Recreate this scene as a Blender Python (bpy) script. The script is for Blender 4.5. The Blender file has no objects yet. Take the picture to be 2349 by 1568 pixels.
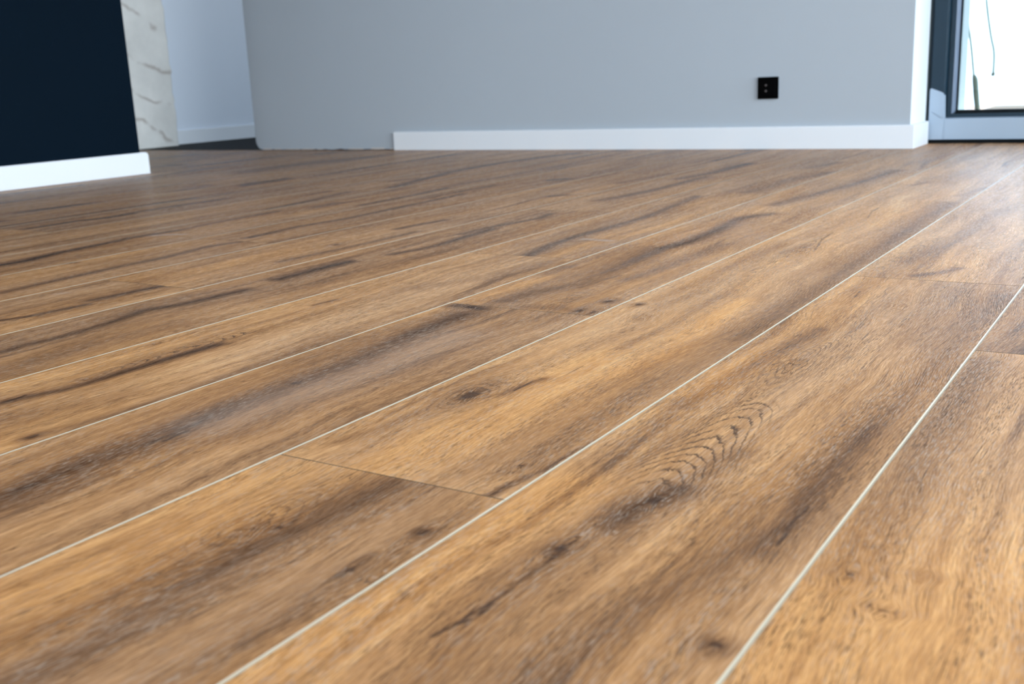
import bpy, bmesh, math, random
import numpy as np
from mathutils import Vector, Matrix

# ---------------------------------------------------------------- camera, world, light, exposure
SC = bpy.context.scene
COL = SC.collection
cam_data = bpy.data.cameras.new('camera')
cam = bpy.data.objects.new('camera', cam_data)
COL.objects.link(cam)
R_ = (0.8451986483727497, 0.5326989916375178, -0.043255393851507166)
U_ = (-0.0929998842008934, 0.22628961468049605, 0.9696102473810666)
F_ = (-0.5262986474688089, 0.8154905239155906, -0.24080062100496738)
m = Matrix.Identity(4)
for i in range(3):
    m[i][0] = R_[i]; m[i][1] = U_[i]; m[i][2] = -F_[i]
m[2][3] = 0.29
cam.matrix_world = m
cam_data.sensor_width = 36.0
cam_data.sensor_fit = 'HORIZONTAL'
cam_data.lens = 36.0 * 2438.0 / 2349.0
cam_data.clip_start = 0.02
cam_data.dof.use_dof = True
cam_data.dof.focus_distance = 1.22
cam_data.dof.aperture_fstop = 8.4
cam_data.dof.aperture_blades = 7
SC.camera = cam

SC.view_settings.view_transform = 'Standard'
SC.view_settings.look = 'None'
SC.view_settings.gamma = 1.0
SC.view_settings.use_curve_mapping = False
SC.view_settings.exposure = 0.30
SC.cycles.use_denoising = True
SC.cycles.max_bounces = 10
SC.cycles.diffuse_bounces = 5
SC.cycles.adaptive_threshold = 0.015
SC.cycles.transparent_max_bounces = 12
SC.cycles.caustics_reflective = False
SC.cycles.caustics_refractive = False
SC.cycles.sample_clamp_indirect = 8.0

world = bpy.data.worlds.new('sky')
SC.world = world
world.use_nodes = True
wn = world.node_tree
wn.nodes.clear()
w_out = wn.nodes.new('ShaderNodeOutputWorld')
w_bg = wn.nodes.new('ShaderNodeBackground')
w_tc = wn.nodes.new('ShaderNodeTexCoord')
w_sep = wn.nodes.new('ShaderNodeSeparateXYZ')
w_ramp = wn.nodes.new('ShaderNodeValToRGB')
w_ramp.color_ramp.elements[0].position = 0.0
w_ramp.color_ramp.elements[0].color = (0.84, 0.92, 1.0, 1)      # hazy bright horizon
w_ramp.color_ramp.elements[1].position = 0.8
w_ramp.color_ramp.elements[1].color = (0.62, 0.79, 1.0, 1)
wn.links.new(w_tc.outputs['Generated'], w_sep.inputs[0])
wn.links.new(w_sep.outputs['Z'], w_ramp.inputs[0])
wn.links.new(w_ramp.outputs[0], w_bg.inputs['Color'])
wn.links.new(w_bg.outputs[0], w_out.inputs[0])
w_bg.inputs['Strength'].default_value = 14.0

# room numbers (metres; planks run along +Y)
H_CEIL = 2.6
X_RIGHT = 1.45
Y_REAR = -2.4
X_LEFT = -3.333            # painted face of the dark wall
Y_BACK = 3.793             # painted face of the grey wall
X_RET = -0.817             # white return at the end of the grey wall
Y_WIN = 4.03               # face of the glazed door frame
X_PAS = -4.95              # wall of the passage
WIN2 = (-0.2, 3.9, 0.0, 1.65)   # y0, y1, z0, z1 of the side window
WIN3 = (-1.3, 1.40, 0.0, 2.0)    # x0, x1, z0, z1 of the rear window
FILL_WIN = (4.18, 5.60, 0.80, 2.15)   # y0, y1, z0, z1 of an added, unseen window lighting the passage from behind the grey wall

def portal(name, loc, rot, sx, sy):
    d = bpy.data.lights.new(name, 'AREA')
    d.shape = 'RECTANGLE'; d.size = sx; d.size_y = sy
    d.cycles.is_portal = True
    o = bpy.data.objects.new(name, d); COL.objects.link(o)
    o.location = loc; o.rotation_euler = rot
    return o
portal('side_window_portal', (X_RIGHT + 0.30, (WIN2[0] + WIN2[1]) / 2, WIN2[3] / 2), (0, math.pi / 2, 0), WIN2[3], WIN2[1] - WIN2[0])
portal('door_portal', (0.45, 4.33, 1.1), (-math.pi / 2, 0, 0), 2.5, 2.2)

portal('fill_window_portal', (-1.38, (FILL_WIN[0] + FILL_WIN[1]) / 2, (FILL_WIN[2] + FILL_WIN[3]) / 2), (0, math.pi / 2, 0), FILL_WIN[3] - FILL_WIN[2], FILL_WIN[1] - FILL_WIN[0])
portal('rear_window_portal', ((WIN3[0] + WIN3[1]) / 2, Y_REAR - 0.28, (WIN3[2] + WIN3[3]) / 2), (math.pi / 2, 0, 0), WIN3[1] - WIN3[0], WIN3[3] - WIN3[2])

# ---------------------------------------------------------------- material helpers
def new_mat(name):
    mt = bpy.data.materials.new(name); mt.use_nodes = True
    nt = mt.node_tree; nt.nodes.clear()
    out = nt.nodes.new('ShaderNodeOutputMaterial')
    return mt, nt, out

class N:
    """Small helper that wires math nodes."""
    def __init__(s, nt): s.nt = nt
    def put(s, sock, v):
        if isinstance(v, bpy.types.NodeSocket): s.nt.links.new(v, sock)
        else: sock.default_value = v
    def math(s, op, a, b=0.0, c=0.0, clamp=False):
        n = s.nt.nodes.new('ShaderNodeMath'); n.operation = op; n.use_clamp = clamp
        s.put(n.inputs[0], a); s.put(n.inputs[1], b); s.put(n.inputs[2], c)
        return n.outputs[0]
    def mr(s, v, a, b, c=0.0, d=1.0, smooth=True):
        n = s.nt.nodes.new('ShaderNodeMapRange')
        if smooth: n.interpolation_type = 'SMOOTHSTEP'
        s.put(n.inputs[0], v)
        for k, x in enumerate((a, b, c, d)): s.put(n.inputs[k + 1], x)
        return n.outputs[0]
    def xyz(s, x, y, z=0.0):
        n = s.nt.nodes.new('ShaderNodeCombineXYZ')
        s.put(n.inputs[0], x); s.put(n.inputs[1], y); s.put(n.inputs[2], z)
        return n.outputs[0]
    def noise(s, vec, scale=1.0, detail=3.0, rough=0.5, dist=0.0):
        n = s.nt.nodes.new('ShaderNodeTexNoise')
        s.put(n.inputs['Vector'], vec); n.inputs['Scale'].default_value = scale
        n.inputs['Detail'].default_value = detail; n.inputs['Roughness'].default_value = rough
        n.inputs['Distortion'].default_value = dist
        return n.outputs['Fac']
    def attr(s, name, out='Fac'):
        n = s.nt.nodes.new('ShaderNodeAttribute'); n.attribute_name = name
        return n.outputs[out]
    def mix(s, f, a, b, mode='MIX'):
        n = s.nt.nodes.new('ShaderNodeMix'); n.data_type = 'RGBA'; n.blend_type = mode
        s.put(n.inputs[0], f)
        s.put(n.inputs[6], a if isinstance(a, bpy.types.NodeSocket) else (*a, 1))
        s.put(n.inputs[7], b if isinstance(b, bpy.types.NodeSocket) else (*b, 1))
        return n.outputs[2]
    def ramp(s, f, stops):
        n = s.nt.nodes.new('ShaderNodeValToRGB'); cr = n.color_ramp
        while len(cr.elements) < len(stops): cr.elements.new(0.5)
        for e, (p, c) in zip(cr.elements, stops): e.position = p; e.color = (*c, 1)
        s.put(n.inputs[0], f)
        return n.outputs[0]
    def bump(s, h, strength, dist):
        n = s.nt.nodes.new('ShaderNodeBump')
        n.inputs['Strength'].default_value = strength; n.inputs['Distance'].default_value = dist
        s.put(n.inputs['Height'], h)
        return n.outputs[0]

def plain(name, col, rough=0.5, spec=0.5, metal=0.0, bump=None, vary=0.0, coat=0.0):
    mt, nt, out = new_mat(name); n = N(nt)
    b = nt.nodes.new('ShaderNodeBsdfPrincipled')
    tc = nt.nodes.new('ShaderNodeTexCoord')
    b.inputs['Roughness'].default_value = rough
    b.inputs['Specular IOR Level'].default_value = spec
    b.inputs['Metallic'].default_value = metal
    b.inputs['Coat Weight'].default_value = coat
    f = n.noise(tc.outputs['Object'], 3.0, 3.0, 0.55)
    c2 = tuple(min(1, c * (1 + vary)) for c in col); c1 = tuple(c * (1 - vary) for c in col)
    n.put(b.inputs['Base Color'], n.mix(f, c1, c2))
    if bump:
        h = n.noise(tc.outputs['Object'], bump[0], 4.0, 0.6)
        n.put(b.inputs['Normal'], n.bump(h, bump[1], bump[2]))
    nt.links.new(b.outputs[0], out.inputs[0])
    return mt

M_GREY = plain('grey_wall_paint', (0.41, 0.445, 0.49), 0.75, 0.25, bump=(260, 0.25, 0.0006), vary=0.012)
M_WHITE_WALL = plain('white_wall_paint', (0.72, 0.76, 0.80), 0.75, 0.25, bump=(220, 0.2, 0.0006), vary=0.01)
M_PASSAGE = plain('passage_wall_paint', (0.70, 0.745, 0.83), 0.75, 0.2, bump=(220, 0.2, 0.0006), vary=0.01)
M_DARK = plain('dark_teal_wall_paint', (0.0014, 0.0062, 0.0130), 0.7, 0.05, bump=(240, 0.3, 0.0006), vary=0.08)
M_BASE = plain('white_lacquered_board', (0.77, 0.785, 0.82), 0.35, 0.5, vary=0.006)
M_CEIL = plain('ceiling_paint', (0.55, 0.56, 0.58), 0.8, 0.2)
M_FRAME = plain('anthracite_frame_foil', (0.009, 0.025, 0.041), 0.45, 0.2, bump=(600, 0.15, 0.0003), vary=0.05)
M_GASKET = plain('black_rubber', (0.005, 0.006, 0.007), 0.7, 0.05)
M_BEAD = plain('grey_blue_glazing_bead', (0.13, 0.17, 0.24), 0.3, 0.5)
M_FILM = plain('silver_protective_film', (0.31, 0.38, 0.47), 0.38, 0.4, bump=(14, 0.25, 0.002), vary=0.03)
M_SOCKET = plain('black_socket_plastic', (0.0008, 0.0008, 0.0010), 0.5, 0.03)
M_SCREW = plain('dark_steel_screw', (0.16, 0.14, 0.14), 0.35, 0.5, metal=0.7)
M_TERRACE = plain('terrace_concrete', (0.50, 0.51, 0.51), 0.8, 0.2, vary=0.03)
M_PASSAGE_SHADE = plain('passage_floor_painted_shade', (0.010, 0.009, 0.009), 0.6, 0.05, vary=0.1)  # shade of the passage floor painted in as a near-black colour
M_SKY_BLOCK = plain('pale_sky_block_render', (0.44, 0.50, 0.55), 0.85, 0.1, vary=0.02)
M_FACADE = plain('grey_facade_render', (0.15, 0.175, 0.175), 0.85, 0.1, bump=(80, 0.5, 0.002), vary=0.02)
M_CORD = plain('grey_green_cord', (0.13, 0.165, 0.135), 0.7, 0.2)
M_CORD_DARK = plain('weathered_cord_end', (0.055, 0.065, 0.045), 0.7, 0.2)
M_PLASTER = plain('raw_chipped_plaster', (0.55, 0.50, 0.47), 0.9, 0.1, bump=(90, 0.8, 0.003), vary=0.25)

def marble_mat():
    mt, nt, out = new_mat('veined_pale_marble'); n = N(nt)
    b = nt.nodes.new('ShaderNodeBsdfPrincipled')
    tc = nt.nodes.new('ShaderNodeTexCoord'); sp = nt.nodes.new('ShaderNodeSeparateXYZ')
    nt.links.new(tc.outputs['Object'], sp.inputs[0])
    y, z = sp.outputs['Y'], sp.outputs['Z']
    wob = n.noise(tc.outputs['Object'], 7.0, 4.0, 0.6)
    wob2 = n.noise(tc.outputs['Object'], 2.2, 2.0, 0.5)
    # slanting veins: a few bands of z + slope*y, bent by noise
    base = n.math('ADD', z, n.math('MULTIPLY', y, 0.55))
    base = n.math('ADD', base, n.math('MULTIPLY', wob2, 0.42))
    base = n.math('ADD', base, n.math('MULTIPLY', wob, 0.10))
    ph = n.math('FRACT', n.math('MULTIPLY', base, 4.6))
    d = n.math('ABSOLUTE', n.math('SUBTRACT', ph, 0.5))
    vein = n.mr(d, 0.0, 0.10, 1.0, 0.0)
    gate = n.mr(n.noise(tc.outputs['Object'], 9.0, 2.0), 0.46, 0.62)
    vein = n.math('MULTIPLY', vein, gate)
    cloud = n.noise(tc.outputs['Object'], 5.0, 4.0, 0.6)
    c = n.ramp(cloud, [(0.3, (0.62, 0.595, 0.56)), (0.7, (0.76, 0.73, 0.69))])
    c = n.mix(n.math('MULTIPLY', vein, 0.60), c, (0.26, 0.19, 0.15))
    n.put(b.inputs['Base Color'], c)
    b.inputs['Roughness'].default_value = 0.4
    nt.links.new(b.outputs[0], out.inputs[0])
    return mt
M_MARBLE = marble_mat()
M_MARBLE_EDGE = plain('rough_broken_marble_edge', (0.22, 0.17, 0.14), 0.85, 0.2, bump=(60, 0.8, 0.004), vary=0.5)

def glass_mat():
    mt, nt, out = new_mat('window_glass')
    tr = nt.nodes.new('ShaderNodeBsdfTransparent'); gl = nt.nodes.new('ShaderNodeBsdfGlossy')
    tr.inputs[0].default_value = (0.97, 0.99, 0.985, 1); gl.inputs['Roughness'].default_value = 0.01
    fr = nt.nodes.new('ShaderNodeFresnel'); fr.inputs['IOR'].default_value = 1.45
    mx = nt.nodes.new('ShaderNodeMixShader')
    nt.links.new(fr.outputs[0], mx.inputs[0]); nt.links.new(tr.outputs[0], mx.inputs[1]); nt.links.new(gl.outputs[0], mx.inputs[2])
    nt.links.new(mx.outputs[0], out.inputs[0])
    return mt
M_GLASS = glass_mat()

# ---------------------------------------------------------------- wood figure of the planks (floor metres, x across / y along)
STREAKS=[
 ([(-0.3027,0.5815),(-0.3049,0.6088),(-0.2964,0.6327),(-0.2883,0.6591)],0.016,0.85),
 ([(-0.2987,0.3728),(-0.3099,0.4476),(-0.311,0.5347),(-0.3052,0.5962)],0.02,0.35),
 ([(-0.2557,0.3924),(-0.2471,0.4804),(-0.223,0.5344),(-0.2125,0.5932),(-0.2085,0.6484)],0.022,0.4),
 ([(-0.208,0.5884),(-0.1998,0.6488),(-0.2019,0.6942),(-0.2023,0.7609),(-0.2024,0.8504)],0.018,0.6),
 ([(-0.2065,0.813),(-0.2037,0.9147),(-0.1971,1.0228),(-0.1996,1.2111),(-0.1852,1.4157)],0.024,0.45),
 ([(-0.3646,0.8348),(-0.3584,0.9698),(-0.3468,1.0675),(-0.3392,1.1662)],0.01,0.45),
 ([(-0.2886,0.6796),(-0.2864,0.7206),(-0.2755,0.747)],0.012,0.4),
 ([(-0.3325,0.6036),(-0.3348,0.6769),(-0.3342,0.7648)],0.01,0.2),
 ([(-0.3464,1.6268),(-0.3186,1.8061),(-0.3063,2.2592)],0.014,0.35),
 ([(-0.3113,1.5207),(-0.2836,1.5546),(-0.268,1.5957)],0.01,0.7),
 ([(-0.1623,0.8226),(-0.16,0.9482),(-0.1544,1.0923)],0.03,0.35),
 ([(-0.1484,0.5854),(-0.1505,0.6773),(-0.1484,0.7867)],0.025,0.28),
 ([(-0.1446,0.9838),(-0.1282,1.1585)],0.02,0.3),
 ([(-0.4056,0.5852),(-0.4036,0.6141),(-0.3952,0.6498),(-0.3949,0.6837),(-0.389,0.7392)],0.004,0.9),
 ([(-0.4138,0.649),(-0.4193,0.7498),(-0.4126,0.8645),(-0.402,0.9868),(-0.4006,1.1532)],0.03,0.42),
 ([(-0.4017,1.086),(-0.3981,1.3084),(-0.4074,1.5682),(-0.4158,1.876),(-0.4179,2.3434)],0.022,0.55),
 ([(-0.586,0.6287),(-0.5776,0.67),(-0.5727,0.7261),(-0.5644,0.8128)],0.008,0.4),
 ([(-0.533,0.8031),(-0.5301,0.8377),(-0.523,0.8674)],0.006,0.75),
 ([(-0.508,1.0004),(-0.5061,1.1601),(-0.5094,1.3422)],0.006,0.3),
 ([(-0.5781,1.2412),(-0.5716,1.4031),(-0.5755,1.5527),(-0.5664,1.733)],0.012,0.3),
 ([(-0.5387,1.6491),(-0.5259,1.745)],0.012,0.4),
 ([(-0.565,2.6619),(-0.5423,2.7453)],0.012,0.5),
 ([(-0.4219,2.4608),(-0.3975,2.6394)],0.012,0.4),
 ([(-0.4928,0.2651),(-0.4882,0.3002),(-0.4898,0.3595),(-0.4934,0.4509),(-0.4881,0.5223),(-0.4831,0.5753)],0.022,0.7),
 ([(-0.5317,0.29),(-0.525,0.3179),(-0.5226,0.3702),(-0.52,0.4084),(-0.5196,0.4769)],0.014,0.5),
 ([(-0.4079,0.3529),(-0.4045,0.3758),(-0.4054,0.3977)],0.008,0.5),
 ([(-0.4076,0.3108),(-0.4054,0.3977),(-0.3994,0.47),(-0.3989,0.5454)],0.03,0.28),
 ([(-0.7337,0.4191),(-0.7403,0.4759),(-0.7361,0.5769),(-0.7441,0.6552),(-0.7472,0.7521),(-0.7456,0.8308),(-0.767,0.9828),(-0.7728,1.0827)],0.022,0.75),
 ([(-0.7336,0.563),(-0.7361,0.5963),(-0.7439,0.6337)],0.008,0.9),
 ([(-0.6979,0.3962),(-0.7004,0.4402),(-0.7007,0.4951)],0.006,0.5),
 ([(-0.7971,0.8185),(-0.7888,0.9274),(-0.775,1.0291)],0.03,0.35),
 ([(-0.8122,1.1241),(-0.7907,1.1235),(-0.7692,1.1174)],0.012,0.95),
 ([(-0.6659,0.6225),(-0.6743,0.7479),(-0.6627,0.8758)],0.03,0.15),
 ([(-0.7636,1.172),(-0.755,1.2374),(-0.7278,1.3137),(-0.7295,1.442),(-0.7432,1.6323)],0.022,0.6),
 ([(-0.7123,1.2854),(-0.7075,1.3558),(-0.7018,1.3868)],0.004,0.6),
 ([(-0.7704,1.1399),(-0.6764,1.1612),(-0.6359,1.1572)],0.02,0.35),
 ([(-0.7432,1.6323),(-0.729,1.7101),(-0.7338,1.8429),(-0.7504,2.0225),(-0.7141,2.0986)],0.018,0.85),
 ([(-0.7608,2.2349),(-0.737,2.4034),(-0.7034,2.6417),(-0.6809,3.0377)],0.02,0.6),
 ([(-0.6775,1.3663),(-0.6644,1.524),(-0.663,1.7045)],0.02,0.3),
 ([(-0.975,0.5734),(-0.9741,0.5898),(-0.9604,0.6256),(-0.9562,0.662),(-0.9575,0.6979),(-0.9572,0.7345),(-0.9565,0.7878),(-0.9531,0.8373)],0.009,0.95),
 ([(-0.8432,0.5399),(-0.8312,0.6156),(-0.8263,0.6802),(-0.8342,0.7643),(-0.8384,0.8628),(-0.8331,0.9324)],0.012,0.45),
 ([(-0.9269,0.5426),(-0.8925,0.6029),(-0.8815,0.6557)],0.02,0.3),
 ([(-1.0002,1.0531),(-0.9991,1.0748),(-0.9953,1.0949)],0.004,0.8),
 ([(-0.9354,1.2055),(-0.8875,1.2933),(-0.8636,1.4595)],0.02,0.3),
 ([(-0.8334,1.3682),(-0.8193,1.4242)],0.02,0.4),
 ([(-0.9275,1.4828),(-0.9473,1.5953),(-0.9561,1.7142),(-0.9504,1.8446),(-0.9471,1.9956),(-0.9829,2.3585)],0.014,0.75),
 ([(-0.9458,1.647),(-0.8965,1.6876)],0.01,0.3),
 ([(-0.8937,2.4661),(-0.8923,2.7206),(-0.8487,2.96)],0.03,0.45),
 ([(-1.1784,0.7034),(-1.1844,0.7417),(-1.1785,0.7799),(-1.1824,0.8469),(-1.2087,0.9378),(-1.19,0.9907),(-1.1816,1.0996)],0.012,0.75),
 ([(-1.1948,1.1865),(-1.1933,1.2341),(-1.1962,1.2994),(-1.1947,1.3525)],0.014,0.9),
 ([(-1.0787,0.6396),(-1.1091,0.7728),(-1.1022,0.9)],0.03,0.3),
 ([(-1.1696,1.4392),(-1.1545,1.5079),(-1.1535,1.5598),(-1.1605,1.6398),(-1.1676,1.7565)],0.01,0.85),
 ([(-1.1874,1.6785),(-1.1852,1.7833),(-1.1563,1.9245),(-1.1746,1.9923)],0.01,0.6),
 ([(-1.1832,2.232),(-1.1588,2.345),(-1.1483,2.4728),(-1.1435,2.8061)],0.018,0.6),
 ([(-1.353,0.815),(-1.3359,0.8562),(-1.3346,0.8895),(-1.3288,0.9353)],0.007,0.9),
 ([(-1.3478,0.9606),(-1.3438,1.0234),(-1.3359,1.0915)],0.01,0.85),
 ([(-1.3178,1.3126),(-1.3079,1.4359),(-1.3031,1.5541),(-1.3017,1.6895)],0.008,0.6),
 ([(-1.368,1.7032),(-1.3627,1.7702),(-1.3473,1.8428)],0.01,0.8),
 ([(-1.3493,2.2917),(-1.3187,2.3258)],0.012,0.9),
 ([(-1.3146,2.6083),(-1.2947,2.7891),(-1.2743,3.058)],0.02,0.5),
 ([(-1.5503,0.9411),(-1.5563,1.0134),(-1.5629,1.0914),(-1.57,1.1756),(-1.569,1.2797),(-1.5905,1.4032),(-1.5709,1.4824)],0.012,0.75),
 ([(-1.6001,1.5155),(-1.6158,1.6709),(-1.5958,1.8184),(-1.6077,2.0587),(-1.6151,2.2931)],0.01,0.75),
 ([(-1.7013,1.1695),(-1.6931,1.1817)],0.006,1.0),
 ([(-1.8181,1.1123),(-1.8138,1.162),(-1.8414,1.2456),(-1.847,1.2984),(-1.8553,1.3764),(-1.8673,1.4398),(-1.8523,1.5543)],0.014,0.9),
 ([(-1.851,1.5412),(-1.8664,1.6411),(-1.8731,1.7671),(-1.8721,1.8812)],0.01,0.6),
 ([(-1.8366,1.9665),(-1.8437,2.0556)],0.02,0.4),
 ([(-1.737,2.0319),(-1.7416,2.2709),(-1.7708,2.6067)],0.012,0.7),
 ([(-1.5631,2.658),(-1.5288,2.6994)],0.014,0.9),
 ([(-2.2669,1.4645),(-2.2649,1.5314),(-2.2709,1.6072),(-2.2442,1.6619),(-2.2499,1.7441)],0.012,0.95),
 ([(-2.2667,1.7575),(-2.2622,1.9226),(-2.2581,2.0731)],0.012,0.6),
 ([(-1.9238,1.9039),(-1.9545,2.0619),(-1.9938,2.2808)],0.012,0.6),
 ([(-2.5961,2.1793),(-2.6222,2.3229),(-2.67,2.4213)],0.012,0.8),
 ([(-2.6589,1.6497),(-2.6183,1.7513),(-2.5992,1.9031)],0.02,0.8),
 ([(-1.9354,2.403),(-2.0527,2.847),(-2.0718,3.1643),(-2.0515,3.399),(-1.9949,3.5955)],0.018,0.8),
 ([(-2.0667,2.5683),(-2.0048,2.7093)],0.02,0.6),
 ([(-2.9088,2.7667),(-2.9383,3.1187),(-2.8718,3.4656)],0.05,0.6),
 ([(-1.1932,2.7401),(-1.1672,2.9301),(-1.165,3.212)],0.02,0.7),
 ([(-0.9347,3.0831),(-0.912,3.2695)],0.02,0.6),
]
CRACKS=[
 ([(-0.3147,0.5328),(-0.3138,0.5186),(-0.3152,0.4965),(-0.3146,0.4734),(-0.3155,0.4562),(-0.3195,0.4314),(-0.3225,0.411),(-0.3238,0.4067)],0.0028),
 ([(-0.3121,0.5538),(-0.3155,0.5425),(-0.3147,0.5328)],0.002),
 ([(-0.3167,0.4274),(-0.3121,0.4465),(-0.3116,0.4594)],0.0018),
 ([(-0.1991,0.6721),(-0.1988,0.6549),(-0.1999,0.6447),(-0.1989,0.6281),(-0.1979,0.6129),(-0.1978,0.5992)],0.0028),
 ([(-0.3475,1.3189),(-0.3485,1.3468),(-0.3533,1.3925)],0.0022),
 ([(-0.3397,0.9989),(-0.3351,1.0117),(-0.3318,1.0222)],0.0022),
 ([(-0.3585,1.0201),(-0.3468,1.0675),(-0.3449,1.1285),(-0.3445,1.1351)],0.0012),
 ([(-0.5025,1.6915),(-0.5212,1.7854),(-0.5253,1.8195),(-0.5282,1.8875)],0.0028),
 ([(-0.5184,2.0785),(-0.5342,2.1742),(-0.5345,2.2378)],0.003),
 ([(-0.5288,0.8159),(-0.5293,0.8446),(-0.5266,0.8693)],0.0018),
 ([(-0.4056,0.5879),(-0.3971,0.622),(-0.3949,0.6837)],0.0016),
 ([(-0.5114,0.8776),(-0.5105,0.9258)],0.001),
 ([(-0.7263,0.5639),(-0.7288,0.5803),(-0.7288,0.5997)],0.003),
 ([(-0.9772,0.5771),(-0.9741,0.5898),(-0.9784,0.6042)],0.0035),
 ([(-1.1824,0.8469),(-1.2024,0.9109),(-1.2087,0.9378)],0.002),
 ([(-1.0017,1.0555),(-0.9953,1.0949)],0.0015),
 ([(-0.5025,2.1475),(-0.4858,2.2198)],0.002),
 ([(-0.2691,1.5082),(-0.2719,1.5691)],0.0015),
 ([(-0.6644,1.524),(-0.6704,1.6084)],0.001),
 ([(-0.8099,1.4354),(-0.8017,1.5227)],0.001),
 ([(-0.7963,0.4708),(-0.7984,0.4961)],0.0015),
 ([(-0.6847,0.4115),(-0.6986,0.4317)],0.0012),
]
KNOTS=[
 ((-0.3153,0.5339),0.01,0.007,0.9,0.6),
 ((-0.2961,0.632),0.022,0.012,0.35,0.8),
 ((-0.3189,0.999),0.042,0.012,0.15,1.0),
 ((-0.2894,1.3135),0.03,0.011,0.12,0.5),
 ((-0.5597,0.7896),0.03,0.014,0.75,1.0),
 ((-0.5207,1.6769),0.04,0.014,0.25,1.0),
 ((-0.1864,0.4698),0.006,0.006,1.0,0.0),
 ((-0.4096,0.5153),0.007,0.006,1.0,0.0),
 ((-0.4164,0.4504),0.009,0.006,0.7,0.0),
 ((-0.3968,0.4416),0.008,0.005,0.5,0.0),
 ((-0.4183,0.4673),0.006,0.004,0.6,0.0),
 ((-0.5218,0.4758),0.03,0.016,0.25,0.9),
 ((-0.5032,0.477),0.01,0.007,0.5,0.0),
 ((-0.8478,0.5234),0.01,0.006,1.0,0.0),
 ((-0.633,1.2178),0.009,0.006,1.0,0.0),
 ((-0.5873,1.2147),0.009,0.006,1.0,0.0),
 ((-0.6411,1.1552),0.014,0.007,0.8,0.0),
 ((-0.6207,1.1522),0.014,0.006,0.6,0.0),
 ((-0.5496,1.1482),0.012,0.008,0.3,0.5),
 ((-0.4159,0.6512),0.004,0.004,0.9,0.0),
 ((-0.7472,0.7521),0.014,0.009,0.7,0.7),
 ((-0.6914,1.1989),0.05,0.014,0.2,0.8),
 ((-0.7852,1.1227),0.012,0.012,0.95,0.9),
 ((-1.7555,2.4307),0.02,0.012,0.3,0.0),
 ((-1.3498,1.4965),0.01,0.008,0.8,0.0),
 ((-1.3571,1.8403),0.02,0.01,0.3,0.0),
 ((-0.1119,0.5979),0.004,0.008,0.4,0.0),
 ((-0.1198,0.547),0.004,0.01,0.4,0.0),
 ((-0.1472,0.5809),0.006,0.006,0.5,0.0),
 ((-0.7167,2.6908),0.02,0.01,0.3,0.0),
 ((-0.2689,1.8208),0.02,0.01,0.15,0.8),
 ((-1.0302,0.8054),0.008,0.004,0.5,0),
 ((-0.9702,0.6648),0.006,0.005,0.6,0),
]
CATHEDRALS=[
 ((-0.305,0.8716),(-0.3077,0.6423),0.05,1.0),
 ((-0.3026,1.1478),(-0.3263,1.047),0.024,0.8),
 ((-0.969,0.8966),(-0.9768,0.7027),0.034,0.9),
 ((-0.5296,1.8709),(-0.5257,1.419),0.022,0.8),
 ((-0.3508,1.8689),(-0.3714,1.5248),0.03,0.6),
 ((-0.6636,0.8025),(-0.6561,0.667),0.02,0.3),
 ((-0.5314,1.417),(-0.5465,1.253),0.012,0.8),
 ((-0.4858,0.5105),(-0.4785,0.4438),0.02,0.35),
 ((-0.7656,1.4104),(-0.7924,1.2401),0.02,0.45),
]
PALE=[
 ([(-0.9247,1.6902),(-0.8965,1.6876),(-0.8688,1.685)],0.009,0.9),
 ([(-1.3057,2.3474),(-1.2747,2.3821)],0.012,0.5),
 ([(-1.8448,1.4777),(-1.8201,1.4973),(-1.7898,1.5121)],0.012,0.8),
 ([(-2.0351,1.2703),(-2.0228,1.2916)],0.012,0.5),
 ([(-1.45,0.9706),(-1.4457,0.9827)],0.008,0.5),
 ([(-0.7287,0.6199),(-0.7147,0.73),(-0.7069,0.857),(-0.7142,0.9807)],0.05,0.3),
]
GOLDEN=[
 ([(-0.5204,0.3376),(-0.5294,0.2885)],0.03,0.3),
 ([(-0.5833,0.3229),(-0.5638,0.386),(-0.5536,0.4768)],0.035,0.7),
 ([(-0.603,0.3659),(-0.6039,0.4348),(-0.6002,0.5385)],0.03,0.6),
 ([(-0.3798,0.3257),(-0.3697,0.3941),(-0.3713,0.4776),(-0.3708,0.5513),(-0.366,0.6324)],0.03,0.9),
 ([(-0.3522,0.3406),(-0.3543,0.4132),(-0.3542,0.4542)],0.03,0.6),
 ([(-0.5159,0.5895),(-0.5054,0.6608),(-0.496,0.7824),(-0.492,0.9485)],0.035,0.6),
 ([(-0.4695,0.9044),(-0.4519,1.0238),(-0.474,1.2801)],0.02,0.8),
 ([(-0.4988,1.3305),(-0.5135,1.5727),(-0.4992,1.7528)],0.02,0.5),
 ([(-0.1075,0.4719),(-0.0813,0.5459),(-0.0581,0.6075)],0.12,0.8),
 ([(-0.3687,0.884),(-0.3584,0.9698),(-0.3464,1.0385)],0.02,0.5),
 ([(-1.0283,0.6074),(-1.0171,0.7048),(-1.0225,0.8317)],0.02,0.5),
 ([(-0.7491,0.4664),(-0.8543,0.4962)],0.02,0.2),
 ([(-0.6724,1.1769),(-0.6418,1.3787),(-0.6411,1.5736)],0.02,0.2),
 ([(-0.8088,1.1551),(-0.8017,1.2204),(-0.7931,1.3261)],0.02,0.5),
 ([(-0.7771,1.6709),(-0.7689,1.9534),(-0.7914,2.5788)],0.02,0.5),
 ([(-1.4412,1.1008),(-1.393,1.2431),(-1.3912,1.4104)],0.02,0.4),
 ([(-1.1486,1.4128),(-1.1617,1.5574)],0.02,0.3),
]

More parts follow.
